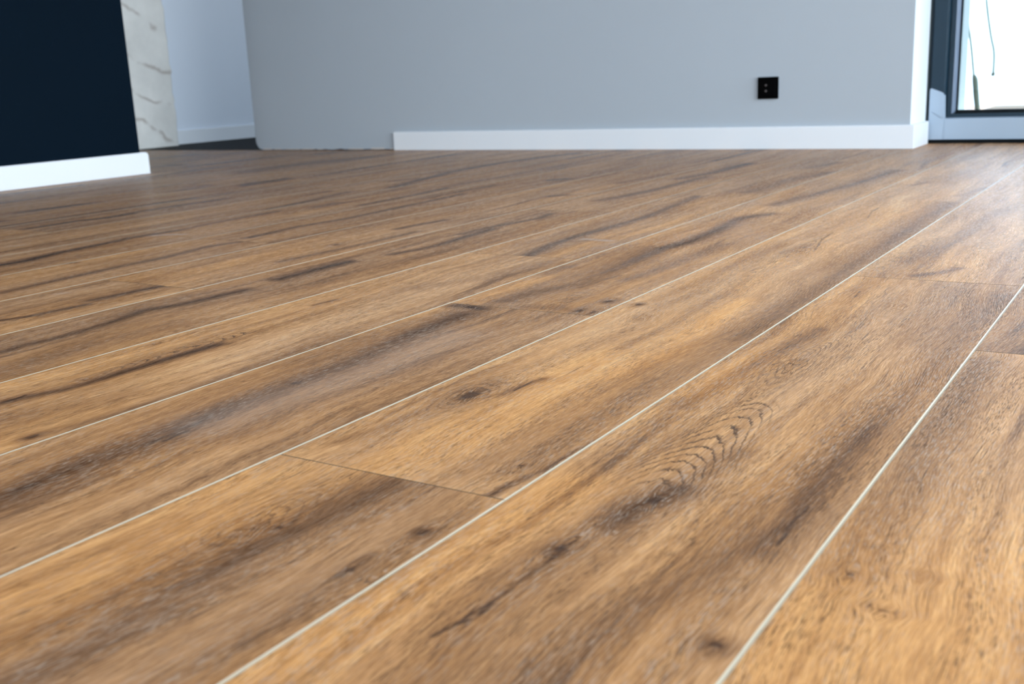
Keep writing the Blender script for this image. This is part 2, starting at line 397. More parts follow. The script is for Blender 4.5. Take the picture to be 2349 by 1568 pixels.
PLANK_W = 0.2190
SEAM0 = -0.1716                   # x of the long seam between row -1 and row 0
PLANK_L = 1.81
ROW_END = {-1: 1.135, 0: 1.492, 1: 0.587, 2: 1.134, 3: 1.496, 4: 2.05, 5: 1.079, 6: 1.475, 7: 0.62, 8: 2.3, 9: 1.446}
LONG_BEVEL = 0.0014
END_BEVEL = 0.0006

def wood_mat():
    mt, nt, out = new_mat('oak_plank_wood'); n = N(nt)
    pc = n.attr('grain_coord', 'Vector')
    sp = nt.nodes.new('ShaderNodeSeparateXYZ'); nt.links.new(pc, sp.inputs[0])
    u, v, s = sp.outputs[0], sp.outputs[1], sp.outputs[2]
    def st(fu, fv): return n.xyz(n.math('MULTIPLY', u, fu), n.math('MULTIPLY', v, fv), s)
    dark = n.attr('dark_streak'); gold = n.attr('golden'); pale = n.attr('pale')
    crk = n.attr('crack_distance'); rph = n.attr('ring_phase'); ramp = n.attr('ring_amount')
    tone = n.attr('plank_tone')
    n1 = n.noise(st(1.3, 13), 1, 3, 0.55, 0.3)
    n2 = n.noise(st(5.0, 75), 1, 4, 0.6, 0.25)
    n3 = n.noise(st(52, 1050), 1, 3, 0.65, 0.2)
    n4 = n.noise(st(11, 60), 1, 4, 0.6, 0.8)
    def c(x, k): return n.math('MULTIPLY', n.math('SUBTRACT', x, 0.5), k)
    val = n.math('ADD', 0.60, c(n1, 0.62))
    val = n.math('ADD', val, c(n2, 0.62))
    val = n.math('ADD', val, c(n3, 0.85))
    val = n.math('ADD', val, c(n4, 0.18))
    val = n.math('ADD', val, tone)
    ns = n.mr(n.noise(st(0.9, 24), 1, 3, 0.6, 0.5), 0.56, 0.76)
    dark = n.math('MAXIMUM', dark, n.math('MULTIPLY', ns, 0.62))
    # streaks are broken up by the grain
    dk = n.math('MULTIPLY', dark, n.math('ADD', 0.50, n.math('ADD', c(n2, 1.6), n.math('ADD', 0.2, c(n4, 0.8)))), clamp=True)
    val = n.math('SUBTRACT', val, n.math('MULTIPLY', dk, 0.74))
    val = n.math('ADD', val, n.math('MULTIPLY', gold, 0.13))
    col = n.ramp(val, [(0.0, (0.060, 0.026, 0.012)), (0.25, (0.185, 0.081, 0.033)), (0.5, (0.385, 0.176, 0.066)),
                       (0.75, (0.600, 0.300, 0.118)), (1.0, (0.760, 0.445, 0.205))])
    # limed, greyish zones against golden ones
    g1 = n.noise(st(1.1, 9), 1.0, 2, 0.5)
    gz = n.math('ADD', n.mr(g1, 0.36, 0.66, 0.10, 0.70), n.math('MULTIPLY', dark, 0.35))
    gz = n.math('SUBTRACT', gz, n.math('MULTIPLY', gold, 0.7), clamp=True)
    bw = nt.nodes.new('ShaderNodeRGBToBW'); nt.links.new(col, bw.inputs[0])
    greyc = n.mix(1.0, bw.outputs[0], (1.36, 0.93, 0.67), 'MULTIPLY')
    col = n.mix(n.math('MULTIPLY', gz, 0.34), col, greyc)
    col = n.mix(n.math('MULTIPLY', gold, 0.30), col, n.mix(1.0, col, (1.14, 0.98, 0.72), 'MULTIPLY'))
    # pale limed flecks in the brushed grain
    fl = n.noise(st(90, 1000), 1, 2, 0.6, 0.1)
    flm = n.mr(fl, 0.54, 0.63)
    flg = n.mr(n.noise(st(3, 22), 1, 2), 0.38, 0.62, 0.15, 1.0)
    col = n.mix(n.math('MULTIPLY', n.math('MULTIPLY', flm, flg), 0.42), col, (0.48, 0.375, 0.30))
    # dark open pores
    po = n.noise(st(80, 1250), 1, 2, 0.6, 0.1)
    pom = n.mr(po, 0.55, 0.62)
    pog = n.mr(n.noise(st(4, 45), 1, 3), 0.38, 0.60, 0.15, 1.0)
    pore = n.math('MULTIPLY', pom, pog)
    col = n.mix(n.math('MULTIPLY', pore, 0.72), col, (0.070, 0.038, 0.022))
    po2 = n.mr(n.noise(st(13, 760), 1, 2, 0.5, 0.1), 0.60, 0.70)
    col = n.mix(n.math('MULTIPLY', po2, 0.50), col, (0.085, 0.046, 0.026))
    # growth rings of knots and flat-sawn figure
    rp = n.math('ADD', rph, c(n.noise(st(45, 110), 1, 3, 0.6), 1.0))
    rp = n.math('ADD', rp, c(n.noise(st(260, 420), 1, 2, 0.6), 0.55))
    fr = n.math('FRACT', rp)
    ring = n.mr(fr, 0.62, 0.92, 0.0, 1.0)
    ring = n.math('MULTIPLY', ring, n.mr(fr, 0.94, 1.0, 1.0, 0.0))
    ring = n.math('MULTIPLY', ring, ramp)
    ring = n.math('MULTIPLY', ring, n.mr(n.noise(st(26, 110), 1, 2), 0.30, 0.55, 0.35, 1.0))
    col = n.mix(n.math('MULTIPLY', ring, 0.78), col, (0.080, 0.045, 0.028))
    # cracks and knot hearts
    cd = n.math('ADD', crk, c(n.noise(st(120, 420), 1, 3, 0.6), 0.9))
    cr = n.mr(cd, 0.45, 1.5, 1.0, 0.0)
    col = n.mix(n.math('MULTIPLY', cr, 0.80), col, (0.050, 0.028, 0.020))
    col = n.mix(n.math('MULTIPLY', pale, 0.45), col, (0.50, 0.44, 0.40))
    # brushed relief
    hgt = n.math('SUBTRACT', n.math('MULTIPLY', n3, 0.5), n.math('MULTIPLY', pore, 0.8))
    hgt = n.math('SUBTRACT', hgt, n.math('MULTIPLY', po2, 0.5))
    hgt = n.math('ADD', hgt, n.math('MULTIPLY', fl, 0.9))
    nb = n.bump(hgt, 0.55, 0.0006)
    di = nt.nodes.new('ShaderNodeBsdfDiffuse'); n.put(di.inputs['Color'], col); n.put(di.inputs['Normal'], nb)
    gl = nt.nodes.new('ShaderNodeBsdfGlossy'); gl.inputs['Color'].default_value = (1, 1, 1, 1)
    n.put(gl.inputs['Roughness'], n.mr(n3, 0.3, 0.7, 0.17, 0.30)); n.put(gl.inputs['Normal'], nb)
    lw = nt.nodes.new('ShaderNodeLayerWeight'); lw.inputs['Blend'].default_value = 0.5
    fac = n.math('POWER', lw.outputs['Facing'], 9.5)
    fac = n.math('ADD', n.math('MULTIPLY', fac, SHEEN), 0.004)
    mx = nt.nodes.new('ShaderNodeMixShader'); n.put(mx.inputs[0], fac)
    nt.links.new(di.outputs[0], mx.inputs[1]); nt.links.new(gl.outputs[0], mx.inputs[2])
    nt.links.new(mx.outputs[0], out.inputs[0])
    return mt
SHEEN = 0.46
M_WOOD = wood_mat()
def seam_mat():
    mt, nt, out = new_mat('pale_bevelled_plank_edge'); n = N(nt)
    tc = nt.nodes.new('ShaderNodeTexCoord')
    f = n.noise(tc.outputs['Object'], 9.0, 3.0, 0.6)
    di = nt.nodes.new('ShaderNodeBsdfDiffuse'); n.put(di.inputs['Color'], n.mix(f, (0.45, 0.37, 0.27), (0.54, 0.45, 0.335)))
    gl = nt.nodes.new('ShaderNodeBsdfGlossy'); gl.inputs['Color'].default_value = (1, 1, 1, 1); gl.inputs['Roughness'].default_value = 0.26
    lw = nt.nodes.new('ShaderNodeLayerWeight'); lw.inputs['Blend'].default_value = 0.5
    fac = n.math('MULTIPLY', n.math('POWER', lw.outputs['Facing'], 7.5), SHEEN * 1.1)
    mx = nt.nodes.new('ShaderNodeMixShader'); n.put(mx.inputs[0], fac)
    nt.links.new(di.outputs[0], mx.inputs[1]); nt.links.new(gl.outputs[0], mx.inputs[2]); nt.links.new(mx.outputs[0], out.inputs[0])
    return mt
M_SEAM = seam_mat()
M_ENDSEAM = plain('brown_end_joint', (0.10, 0.07, 0.045), 0.6, 0.05, vary=0.05)

def seg_dist(px, py, pts, ku=1.0):
    """distance of points to a polyline; ku < 1 makes the distance along the plank count less"""
    best = np.full(px.shape, 1e9)
    for (ax, ay), (bx, by) in zip(pts[:-1], pts[1:]):
        dx, dy = bx - ax, (by - ay) * ku
        qx, qy = px - ax, (py - ay) * ku
        L = dx * dx + dy * dy + 1e-12
        t = np.clip((qx * dx + qy * dy) / L, 0, 1)
        best = np.minimum(best, np.hypot(qx - t * dx, qy - t * dy))
    return best

def smooth_noise(rng, y, step):
    k = np.arange(int(y.min() / step) - 2, int(y.max() / step) + 4)
    r = rng.uniform(-1, 1, len(k))
    return np.interp(y, k * step, r)

def row_of(x): return int(math.floor((SEAM0 - x) / PLANK_W))

def plank_fields(row, x, y, rng, seed, plank_span, fancy):
    """x, y: vertex positions in one plank -> dict of figure fields"""
    f = {k: np.zeros(x.shape) for k in ('dark_streak', 'golden', 'pale', 'ring_phase', 'ring_amount', 'warp')}
    f['crack_distance'] = np.full(x.shape, 4.0)
    y0, y1 = plank_span
    def mine(pt): return row_of(pt[0]) == row and y0 <= pt[1] <= y1
    def mid(pts): return pts[len(pts) // 2]
    env_best = np.zeros(x.shape)
    def ring(env, phase, amount):
        nonlocal env_best
        w = env > env_best
        f['ring_phase'][w] = phase[w]; f['ring_amount'][w] = (env * amount)[w]; env_best[w] = env[w]
    has = False
    for pts, w, a in STREAKS:
        if mine(mid(pts)):
            has = True
            d = seg_dist(x, y, pts) / (w * 1.25)
            f['dark_streak'] = np.maximum(f['dark_streak'], a * np.exp(-d ** 1.6 * 1.1))
    for pts, w, a in GOLDEN:
        if mine(mid(pts)):
            d = seg_dist(x, y, pts) / w
            f['golden'] = np.maximum(f['golden'], a * np.exp(-d * d * 0.8))
    for pts, w, a in PALE:
        if mine(mid(pts)):
            d = seg_dist(x, y, pts) / w
            f['pale'] = np.maximum(f['pale'], a * np.exp(-d * d * 1.5))
    for pts, w in CRACKS:
        if mine(mid(pts)):
            f['crack_distance'] = np.minimum(f['crack_distance'], seg_dist(x, y, pts) / (w * 0.6))
    for (cx, cy), lu, lv, dk, rg in KNOTS:
        if mine((cx, cy)):
            rr = np.hypot((y - cy) / lu, (x - cx) / lv)
            if dk > 0.3: f['crack_distance'] = np.minimum(f['crack_distance'], rr * 1.5 / (0.25 + 0.75 * dk))
            f['dark_streak'] = np.maximum(f['dark_streak'], 0.75 * dk * np.exp(-(rr / 1.9) ** 2))
            f['warp'] += np.sign(x - cx) * lv * 0.8 * np.exp(-(rr / 2.0) ** 2) * (1 - np.exp(-rr * rr))
            if rg > 0: ring(np.exp(-(rr / 2.0) ** 2), rr * 2.1 + 0.35 * np.sin(3.0 * np.arctan2((y - cy) / lu, (x - cx) / lv) + cx * 50), rg * 1.0)
    for (ax, ay), (bx, by), hw, a in CATHEDRALS:
        if mine((ax, ay)):
            L = math.hypot(bx - ax, by - ay); ex, ey = (bx - ax) / L, (by - ay) / L
            t = (x - ax) * ex + (y - ay) * ey; q = (x - ax) * ey - (y - ay) * ex
            k = hw * hw / L * 1.0
            g = t - (q * q) / k                     # nested parabolas opening away from the apex
            g_env = np.exp(-np.clip(np.abs(q) / (hw * (0.35 + 0.75 * np.clip(t / L, 0, 1))), 0, 9) ** 4) * np.exp(-(np.clip(-t, 0, 9) / (0.06 * L)) ** 2) * np.exp(-(np.clip(t - 0.75 * L, 0, 9) / (0.3 * L)) ** 2)
            g = g + 0.10 * L * np.sin(t / L * 9.0 + ax * 40) * 0.35
            ring(g_env, g / (0.085 * L + 0.004) + 50.0, a * 1.3)
    if not has:                                     # a plank without traced figure gets figure of its own
        for _ in range(rng.integers(2, 5)):
            L = rng.uniform(0.25, 0.9); ys = rng.uniform(y0, y1); xs = rng.uniform(x.min() + .02, x.max() - .02)
            tt = np.linspace(0, L, 6)
            pts = list(zip(xs + np.cumsum(rng.uniform(-.006, .006, 6)), ys + tt))
            d = seg_dist(x, y, pts) / rng.uniform(.008, .022)
            f['dark_streak'] = np.maximum(f['dark_streak'], rng.uniform(.4, .8) * np.exp(-d * d))
    # slow sideways wander of the grain
    f['warp'] += 0.010 * smooth_noise(rng, y, 0.22) + 0.004 * smooth_noise(rng, y, 0.07)
    f['warp'] += 0.006 * smooth_noise(rng, y, 0.16) * (x - x.mean()) / PLANK_W * 2
    return f

def build_floor():
    rng = np.random.default_rng(11)
    X0, X1, Y0, Y1 = -5.2, X_RIGHT + 0.2, Y_REAR - 0.1, 7.2
    V, Fc, Mi = [], [], []
    A = {k: [] for k in ('dark_streak', 'golden', 'pale', 'ring_phase', 'ring_amount', 'crack_distance', 'plank_tone')}
    GC = []
    base = 0
    TONE = {(-1, 2): -0.03, (-1, 3): -0.15, (0, 2): -0.02, (0, 3): 0.0, (1, 0): 0.0, (1, 1): 0.03, (2, 0): -0.09, (2, 1): -0.05, (3, 0): 0.0, (3, 1): -0.07, (4, 1): -0.13, (4, 2): -0.06}
    for row in range(row_of(X1), row_of(X0) + 1):
        xa, xb = SEAM0 - PLANK_W * (row + 1), SEAM0 - PLANK_W * row
        e = ROW_END.get(row, None)
        if e is None: e = rng.uniform(0, PLANK_L)
        if 1 <= row <= 4: PL = 4.0
        else: PL = PLANK_L
        ends = [e + k * PL for k in range(-4, 5)]
        ends = sorted(t for t in ends if Y0 < t < Y1)
        ylim = 4.16 if xb > X_RET - 0.02 else Y1
        ends = [t for t in ends if t < ylim - 0.05]
        cuts = [Y0] + ends + [ylim]
        for ci in range(len(cuts) - 1):
            ya, yb = cuts[ci], cuts[ci + 1]
            fine = -1 <= row <= 10 and yb > 0.1
            # lines across the plank: outer bevel line, edge, inside, edge, outer bevel line
            nx = 72 if (fine and row <= 3) else (44 if fine else 10)
            xs = np.concatenate([[xa], np.linspace(xa + LONG_BEVEL, xb - LONG_BEVEL, nx), [xb]])
            ylo, yhi = ya + END_BEVEL, yb - END_BEVEL
            if fine:
                parts = []
                t = ylo
                while t < yhi:
                    parts.append(t)
                    t += 0.007 if -0.05 < t < 1.9 else (0.016 if 0 < t < 4.2 else 0.08)
                if yhi - parts[-1] < 0.003: parts.pop()
                ys = np.array([ya] + parts + [yhi, yb])
            else:
                ys = np.concatenate([[ya], np.linspace(ylo, yhi, max(3, int((yhi - ylo) / 0.12))), [yb]])
            gx, gy = np.meshgrid(xs, ys)               # rows follow y
            gz = np.zeros_like(gx)
            gz[:, 0] = gz[:, -1] = -0.0003; gz[0, :] = gz[-1, :] = -0.0006
            ny, nxx = gx.shape
            V.append(np.stack([gx.ravel(), gy.ravel(), gz.ravel()], 1))
            idx = base + np.arange(ny * nxx).reshape(ny, nxx)
            q = np.stack([idx[:-1, :-1], idx[:-1, 1:], idx[1:, 1:], idx[1:, :-1]], -1).reshape(-1, 4)
            mi = np.zeros((ny - 1, nxx - 1), int)
            mi[0, :] = mi[-1, :] = 2
            mi[:, 0] = mi[:, -1] = 1
            Fc.append(q); Mi.append(mi.ravel())
            seed = rng.uniform(0, 60); off = rng.uniform(0, 30)
            f = plank_fields(row, gx.ravel(), gy.ravel(), rng, seed, (ya, yb), fine)
            tone = TONE.get((row, ci), rng.uniform(-0.13, -0.03))
            f['plank_tone'] = np.full(gx.size, tone)
            for k in A: A[k].append(f[k])
            GC.append(np.stack([gy.ravel() + off, gx.ravel() - xa + off * 0.37 - f['warp'], np.full(gx.size, seed)], 1))
            base += ny * nxx
    # underlay slab below the planks
    z0, z1 = -0.03, -0.0012
    b = np.array([(X0, Y0, z0), (X1, Y0, z0), (X1, 4.16, z0), (X_RET - .01, 4.16, z0), (X_RET - .01, Y1, z0), (X0, Y1, z0)])
    t = b.copy(); t[:, 2] = z1
    V.append(np.concatenate([b, t])); nb = base; base += 12
    for k in A: A[k].append(np.zeros(12))
    GC.append(np.zeros((12, 3)))
    V = np.concatenate(V); Fc = np.concatenate(Fc); Mi = np.concatenate(Mi)
    extra = [[nb + i for i in (5, 4, 3, 2, 1, 0)], [nb + 6 + i for i in range(6)]]
    extra += [[nb + i, nb + (i + 1) % 6, nb + 6 + (i + 1) % 6, nb + 6 + i] for i in range(6)]
    me = bpy.data.meshes.new('floor')
    nq = len(Fc)
    loops = np.concatenate([Fc.ravel(), np.array([i for e in extra for i in e])])
    tot = np.concatenate([np.full(nq, 4), np.array([len(e) for e in extra])])
    start = np.concatenate([[0], np.cumsum(tot)[:-1]])
    me.vertices.add(len(V)); me.vertices.foreach_set('co', V.astype(np.float32).ravel())
    me.loops.add(len(loops)); me.loops.foreach_set('vertex_index', loops.astype(np.int32))
    me.polygons.add(len(tot)); me.polygons.foreach_set('loop_start', start.astype(np.int32)); me.polygons.foreach_set('loop_total', tot.astype(np.int32))
    me.polygons.foreach_set('material_index', np.concatenate([Mi, np.full(len(extra), 2)]).astype(np.int32))
    me.update(calc_edges=True)
    me.shade_flat()
    for k in A:
        at = me.attributes.new(k, 'FLOAT', 'POINT'); at.data.foreach_set('value', np.concatenate(A[k]).astype(np.float32))
    at = me.attributes.new('grain_coord', 'FLOAT_VECTOR', 'POINT'); at.data.foreach_set('vector', np.concatenate(GC).astype(np.float32).ravel())
    for mm in (M_WOOD, M_SEAM, M_ENDSEAM): me.materials.append(mm)
    o = bpy.data.objects.new('floor', me); COL.objects.link(o)
    o['kind'] = 'structure'; o['label'] = 'brown oak-look plank floor with pale seams'
    return o
floor = build_floor()

# ---------------------------------------------------------------- mesh helpers
def bm_box(bm, x0, x1, y0, y1, z0, z1, mat=0):
    vs = [bm.verts.new(p) for p in ((x0, y0, z0), (x1, y0, z0), (x1, y1, z0), (x0, y1, z0), (x0, y0, z1), (x1, y0, z1), (x1, y1, z1), (x0, y1, z1))]
    fs = []
    for q in ((3, 2, 1, 0), (4, 5, 6, 7), (0, 1, 5, 4), (1, 2, 6, 5), (2, 3, 7, 6), (3, 0, 4, 7)):
        f = bm.faces.new([vs[i] for i in q]); f.material_index = mat; fs.append(f)
    return fs
def bm_prism(bm, prof, axis, a, b, mat=0):
    """extrude a closed profile of (p, q) points along an axis from a to b"""
    def P(p, q, t): return {'X': (t, p, q), 'Y': (p, t, q), 'Z': (p, q, t)}[axis]
    A_ = [bm.verts.new(P(p, q, a)) for p, q in prof]; B_ = [bm.verts.new(P(p, q, b)) for p, q in prof]
    n = len(prof)
    fs = [bm.faces.new(A_), bm.faces.new(B_[::-1])]
    for i in range(n): fs.append(bm.faces.new((A_[i], B_[i], B_[(i + 1) % n], A_[(i + 1) % n])))
    for f in fs: f.material_index = mat
    return fs
def finish(name, bm, mats, parent=None, bevel=0.0, segs=2, smooth=False, origin=None):
    bmesh.ops.recalc_face_normals(bm, faces=bm.faces[:])
    me = bpy.data.meshes.new(name); 
    if origin is not None: bmesh.ops.translate(bm, verts=bm.verts[:], vec=-Vector(origin))
    bm.to_mesh(me); bm.free()
    for mm in (mats if isinstance(mats, (list, tuple)) else [mats]): me.materials.append(mm)
    if smooth:
        for p in me.polygons: p.use_smooth = True
    o = bpy.data.objects.new(name, me); COL.objects.link(o)
    if origin is not None: o.location = origin
    if parent is not None: o.parent = parent
    if bevel > 0:
        md = o.modifiers.new('edge', 'BEVEL'); md.width = bevel; md.segments = segs; md.limit_method = 'ANGLE'; md.angle_limit = math.radians(35)
    return o
def structure(o, label=None):
    o['kind'] = 'structure'
    if label: o['label'] = label
    return o
def thing(o, label, cat, group=None):
    o['label'] = label; o['category'] = cat
    if group: o['group'] = group
    return o
def empty(name, loc=(0, 0, 0)):
    o = bpy.data.objects.new(name, None); COL.objects.link(o); o.location = loc; o.empty_display_size = 0.05
    return o

# ---------------------------------------------------------------- grey wall with chipped lower left corner and white return
def grey_wall():
    bm = bmesh.new()
    xl, xr = -3.884, X_RET
    # front outline: small gap to the floor, rounded corner at lower left
    pts = [(xr, 0.0), (xr, H_CEIL), (xl, H_CEIL)]
    r = 0.040
    for k in range(0, 7):
        a = math.pi + (math.pi / 2) * k / 6
        pts.append((xl + r + r * math.cos(a), 0.004 + r * 1.1 + r * 1.1 * math.sin(a)))
    rnd = random.Random(4)
    x = xl + r
    while x < -3.03:
        x += rnd.uniform(0.01, 0.045); pts.append((min(x, -3.02), 0.004 + rnd.uniform(-0.002, 0.0035)))
    pts.append((-3.0, 0.0))
    fs = bm_prism(bm, pts, 'Y', Y_BACK, Y_BACK + 0.21)
    for f in fs:
        c = f.calc_center_median()
        if abs(c.x - xr) < 1e-4: f.material_index = 1
        elif c.z < 0.04 and c.y > Y_BACK + 0.01: f.material_index = 2
    # torn plaster skin showing pale along the unfinished foot
    x = xl + 0.05
    while x < -3.05:
        w = rnd.uniform(0.02, 0.09)
        if rnd.random() < 0.75:
            h = rnd.uniform(0.004, 0.008)
            bm_box(bm, x, min(x + w, -3.03), Y_BACK - 0.0012, Y_BACK + 0.004, 0.003, 0.003 + h, 2)
        x += w + rnd.uniform(0.01, 0.05)
    o = finish('wall_back', bm, [M_GREY, M_WHITE_WALL, M_PLASTER])
    return structure(o, 'blue-grey painted wall with unfinished plaster foot at its left end')
grey_wall()

# narrow masonry from the end of the grey wall to the door frame
bm = bmesh.new()
bm_box(bm, X_RET - 0.35, X_RET, Y_BACK + 0.21, Y_BACK + 0.235, 0, H_CEIL, 0)
structure(finish('wall_return', bm, M_WHITE_WALL), 'white plastered return beside the glazed door')

# ---------------------------------------------------------------- baseboards
BH, BT = 0.080, 0.016
def base_profile():
    # (offset from wall, height) with a rounded upper front edge
    p = [(0, 0.0005), (BT, 0.0005), (BT, BH - 0.004)]
    for k in range(1, 5):
        a = (math.pi / 2) * k / 4
        p.append((BT - 0.004 + 0.004 * math.cos(a), BH - 0.004 + 0.004 * math.sin(a)))
    p.append((0, BH))
    return p
bm = bmesh.new()
bm_prism(bm, [(Y_BACK - a, z) for a, z in base_profile()], 'X', -3.016, X_RET + BT)
bm_prism(bm, [(X_RET + a, z) for a, z in base_profile()], 'Y', Y_BACK, 4.008)
structure(finish('baseboard_back', bm, M_BASE, bevel=0.0008), 'white baseboard along the grey wall, wrapped round its right end')
bm = bmesh.new()
bm_prism(bm, [(X_LEFT + a, z) for a, z in base_profile()], 'Y', Y_REAR, 2.668)
bm_prism(bm, [(2.668, 0.0005), (2.684, 0.0005), (2.684, BH - 0.012), (2.6805, BH - 0.004), (2.672, BH), (2.668, BH)], 'X', X_LEFT - 0.012, X_LEFT + BT - 0.0002)
structure(finish('baseboard_left', bm, M_BASE, bevel=0.0008), 'bright white baseboard under the dark wall')
bm = bmesh.new()
bm_prism(bm, [(X_PAS + a, z) for a, z in base_profile()], 'Y', 4.20, 7.0)
structure(finish('baseboard_passage', bm, M_BASE), 'white baseboard in the shaded passage')

# ---------------------------------------------------------------- other walls, ceiling
bm = bmesh.new(); bm_box(bm, X_LEFT - 0.16, X_LEFT, Y_REAR, 2.660, 0, H_CEIL)
structure(finish('wall_left', bm, M_DARK, bevel=0.002), 'near-black teal painted wall')
bm = bmesh.new(); bm_box(bm, X_PAS - 0.2, X_PAS, 3.2, 7.1, 0, H_CEIL)
structure(finish('wall_passage', bm, M_PASSAGE), 'pale wall of the passage behind')
bm = bmesh.new(); bm_box(bm, X_PAS - 0.2, -1.45, 7.0, 7.2, 0, H_CEIL)
structure(finish('wall_passage_end', bm, M_PASSAGE))
bm = bmesh.new(); bm_box(bm, X_PAS, X_LEFT - 0.16, Y_REAR, Y_REAR + 0.2, 0, H_CEIL); bm_box(bm, X_PAS - 0.2, X_PAS, Y_REAR, 3.2, 0, H_CEIL)
structure(finish('wall_side_room', bm, M_PASSAGE))

def marble_jamb():
    bm = bmesh.new()
    rnd = random.Random(7)
    xf = -4.822
    y0, y1 = 3.30, 4.128
    # broken right edge: jagged outline in plan for several heights
    zs = [0.003]
    while zs[-1] < H_CEIL: zs.append(min(H_CEIL, zs[-1] + rnd.uniform(0.02, 0.07)))
    ring = []
    for z in zs:
        j = rnd.uniform(-0.009, 0.003) - 0.0; lean = 0.0 * z
        c = rnd.uniform(0.003, 0.012)
        ring.append([bm.verts.new(p) for p in ((xf, y0, z), (xf, y1 + j - c, z), (xf - c, y1 + j, z), (xf - 0.06, y1 + j + rnd.uniform(-.004, .006), z), (X_PAS + 0.0005, y1 + 0.004, z), (X_PAS + 0.0005, y0, z))])
    for a, b in zip(ring[:-1], ring[1:]):
        for i in range(6):
            f = bm.faces.new((a[i], a[(i + 1) % 6], b[(i + 1) % 6], b[i])); f.material_index = 0 if i in (0, 5, 4) else 1
    bm.faces.new(ring[0]); bm.faces.new(ring[-1][::-1])
    return finish('trim_1', bm, [M_MARBLE, M_MARBLE_EDGE])
structure(marble_jamb(), 'pale veined marble slab standing beside the passage')

bm = bmesh.new(); bm_box(bm, X_PAS - 0.2, X_RIGHT + 0.3, Y_REAR - 0.25, 4.33, H_CEIL, H_CEIL + 0.15); bm_box(bm, X_PAS - 0.2, -1.45, 4.33, 7.2, H_CEIL, H_CEIL + 0.15)
structure(finish('ceiling', bm, M_CEIL))
def wall_with_hole(name, axis, c0, c1, a0, a1, h0, h1, z0, z1, mat):
    """slab between c0 and c1 on the axis, spanning a0..a1, with an opening h0..h1 x z0..z1"""
    bm = bmesh.new()
    for s0, s1, t0, t1 in ((a0, h0, 0, H_CEIL), (h1, a1, 0, H_CEIL), (h0, h1, 0, z0), (h0, h1, z1, H_CEIL)):
        if s1 - s0 < 1e-4 or t1 - t0 < 1e-4: continue
        if axis == 'X': bm_box(bm, c0, c1, s0, s1, t0, t1)
        else: bm_box(bm, s0, s1, c0, c1, t0, t1)
    return structure(finish(name, bm, mat))
wall_with_hole('wall_right', 'X', X_RIGHT, X_RIGHT + 0.3, Y_REAR, 4.33, WIN2[0], WIN2[1], WIN2[2], WIN2[3], M_WHITE_WALL)
wall_with_hole('wall_rear', 'Y', Y_REAR - 0.25, Y_REAR, X_LEFT - 0.16, X_RIGHT + 0.3, WIN3[0], WIN3[1], WIN3[2], WIN3[3], M_WHITE_WALL)
wall_with_hole('wall_passage_right', 'X', -1.60, -1.45, Y_BACK + 0.211, 7.0, FILL_WIN[0], FILL_WIN[1], FILL_WIN[2], FILL_WIN[3], M_PASSAGE)
wall_with_hole('wall_front', 'Y', Y_WIN + 0.10, Y_WIN + 0.30, X_RET - 0.20, X_RIGHT, X_RET + 0.06, X_RIGHT, 0.0, 2.3, M_WHITE_WALL)

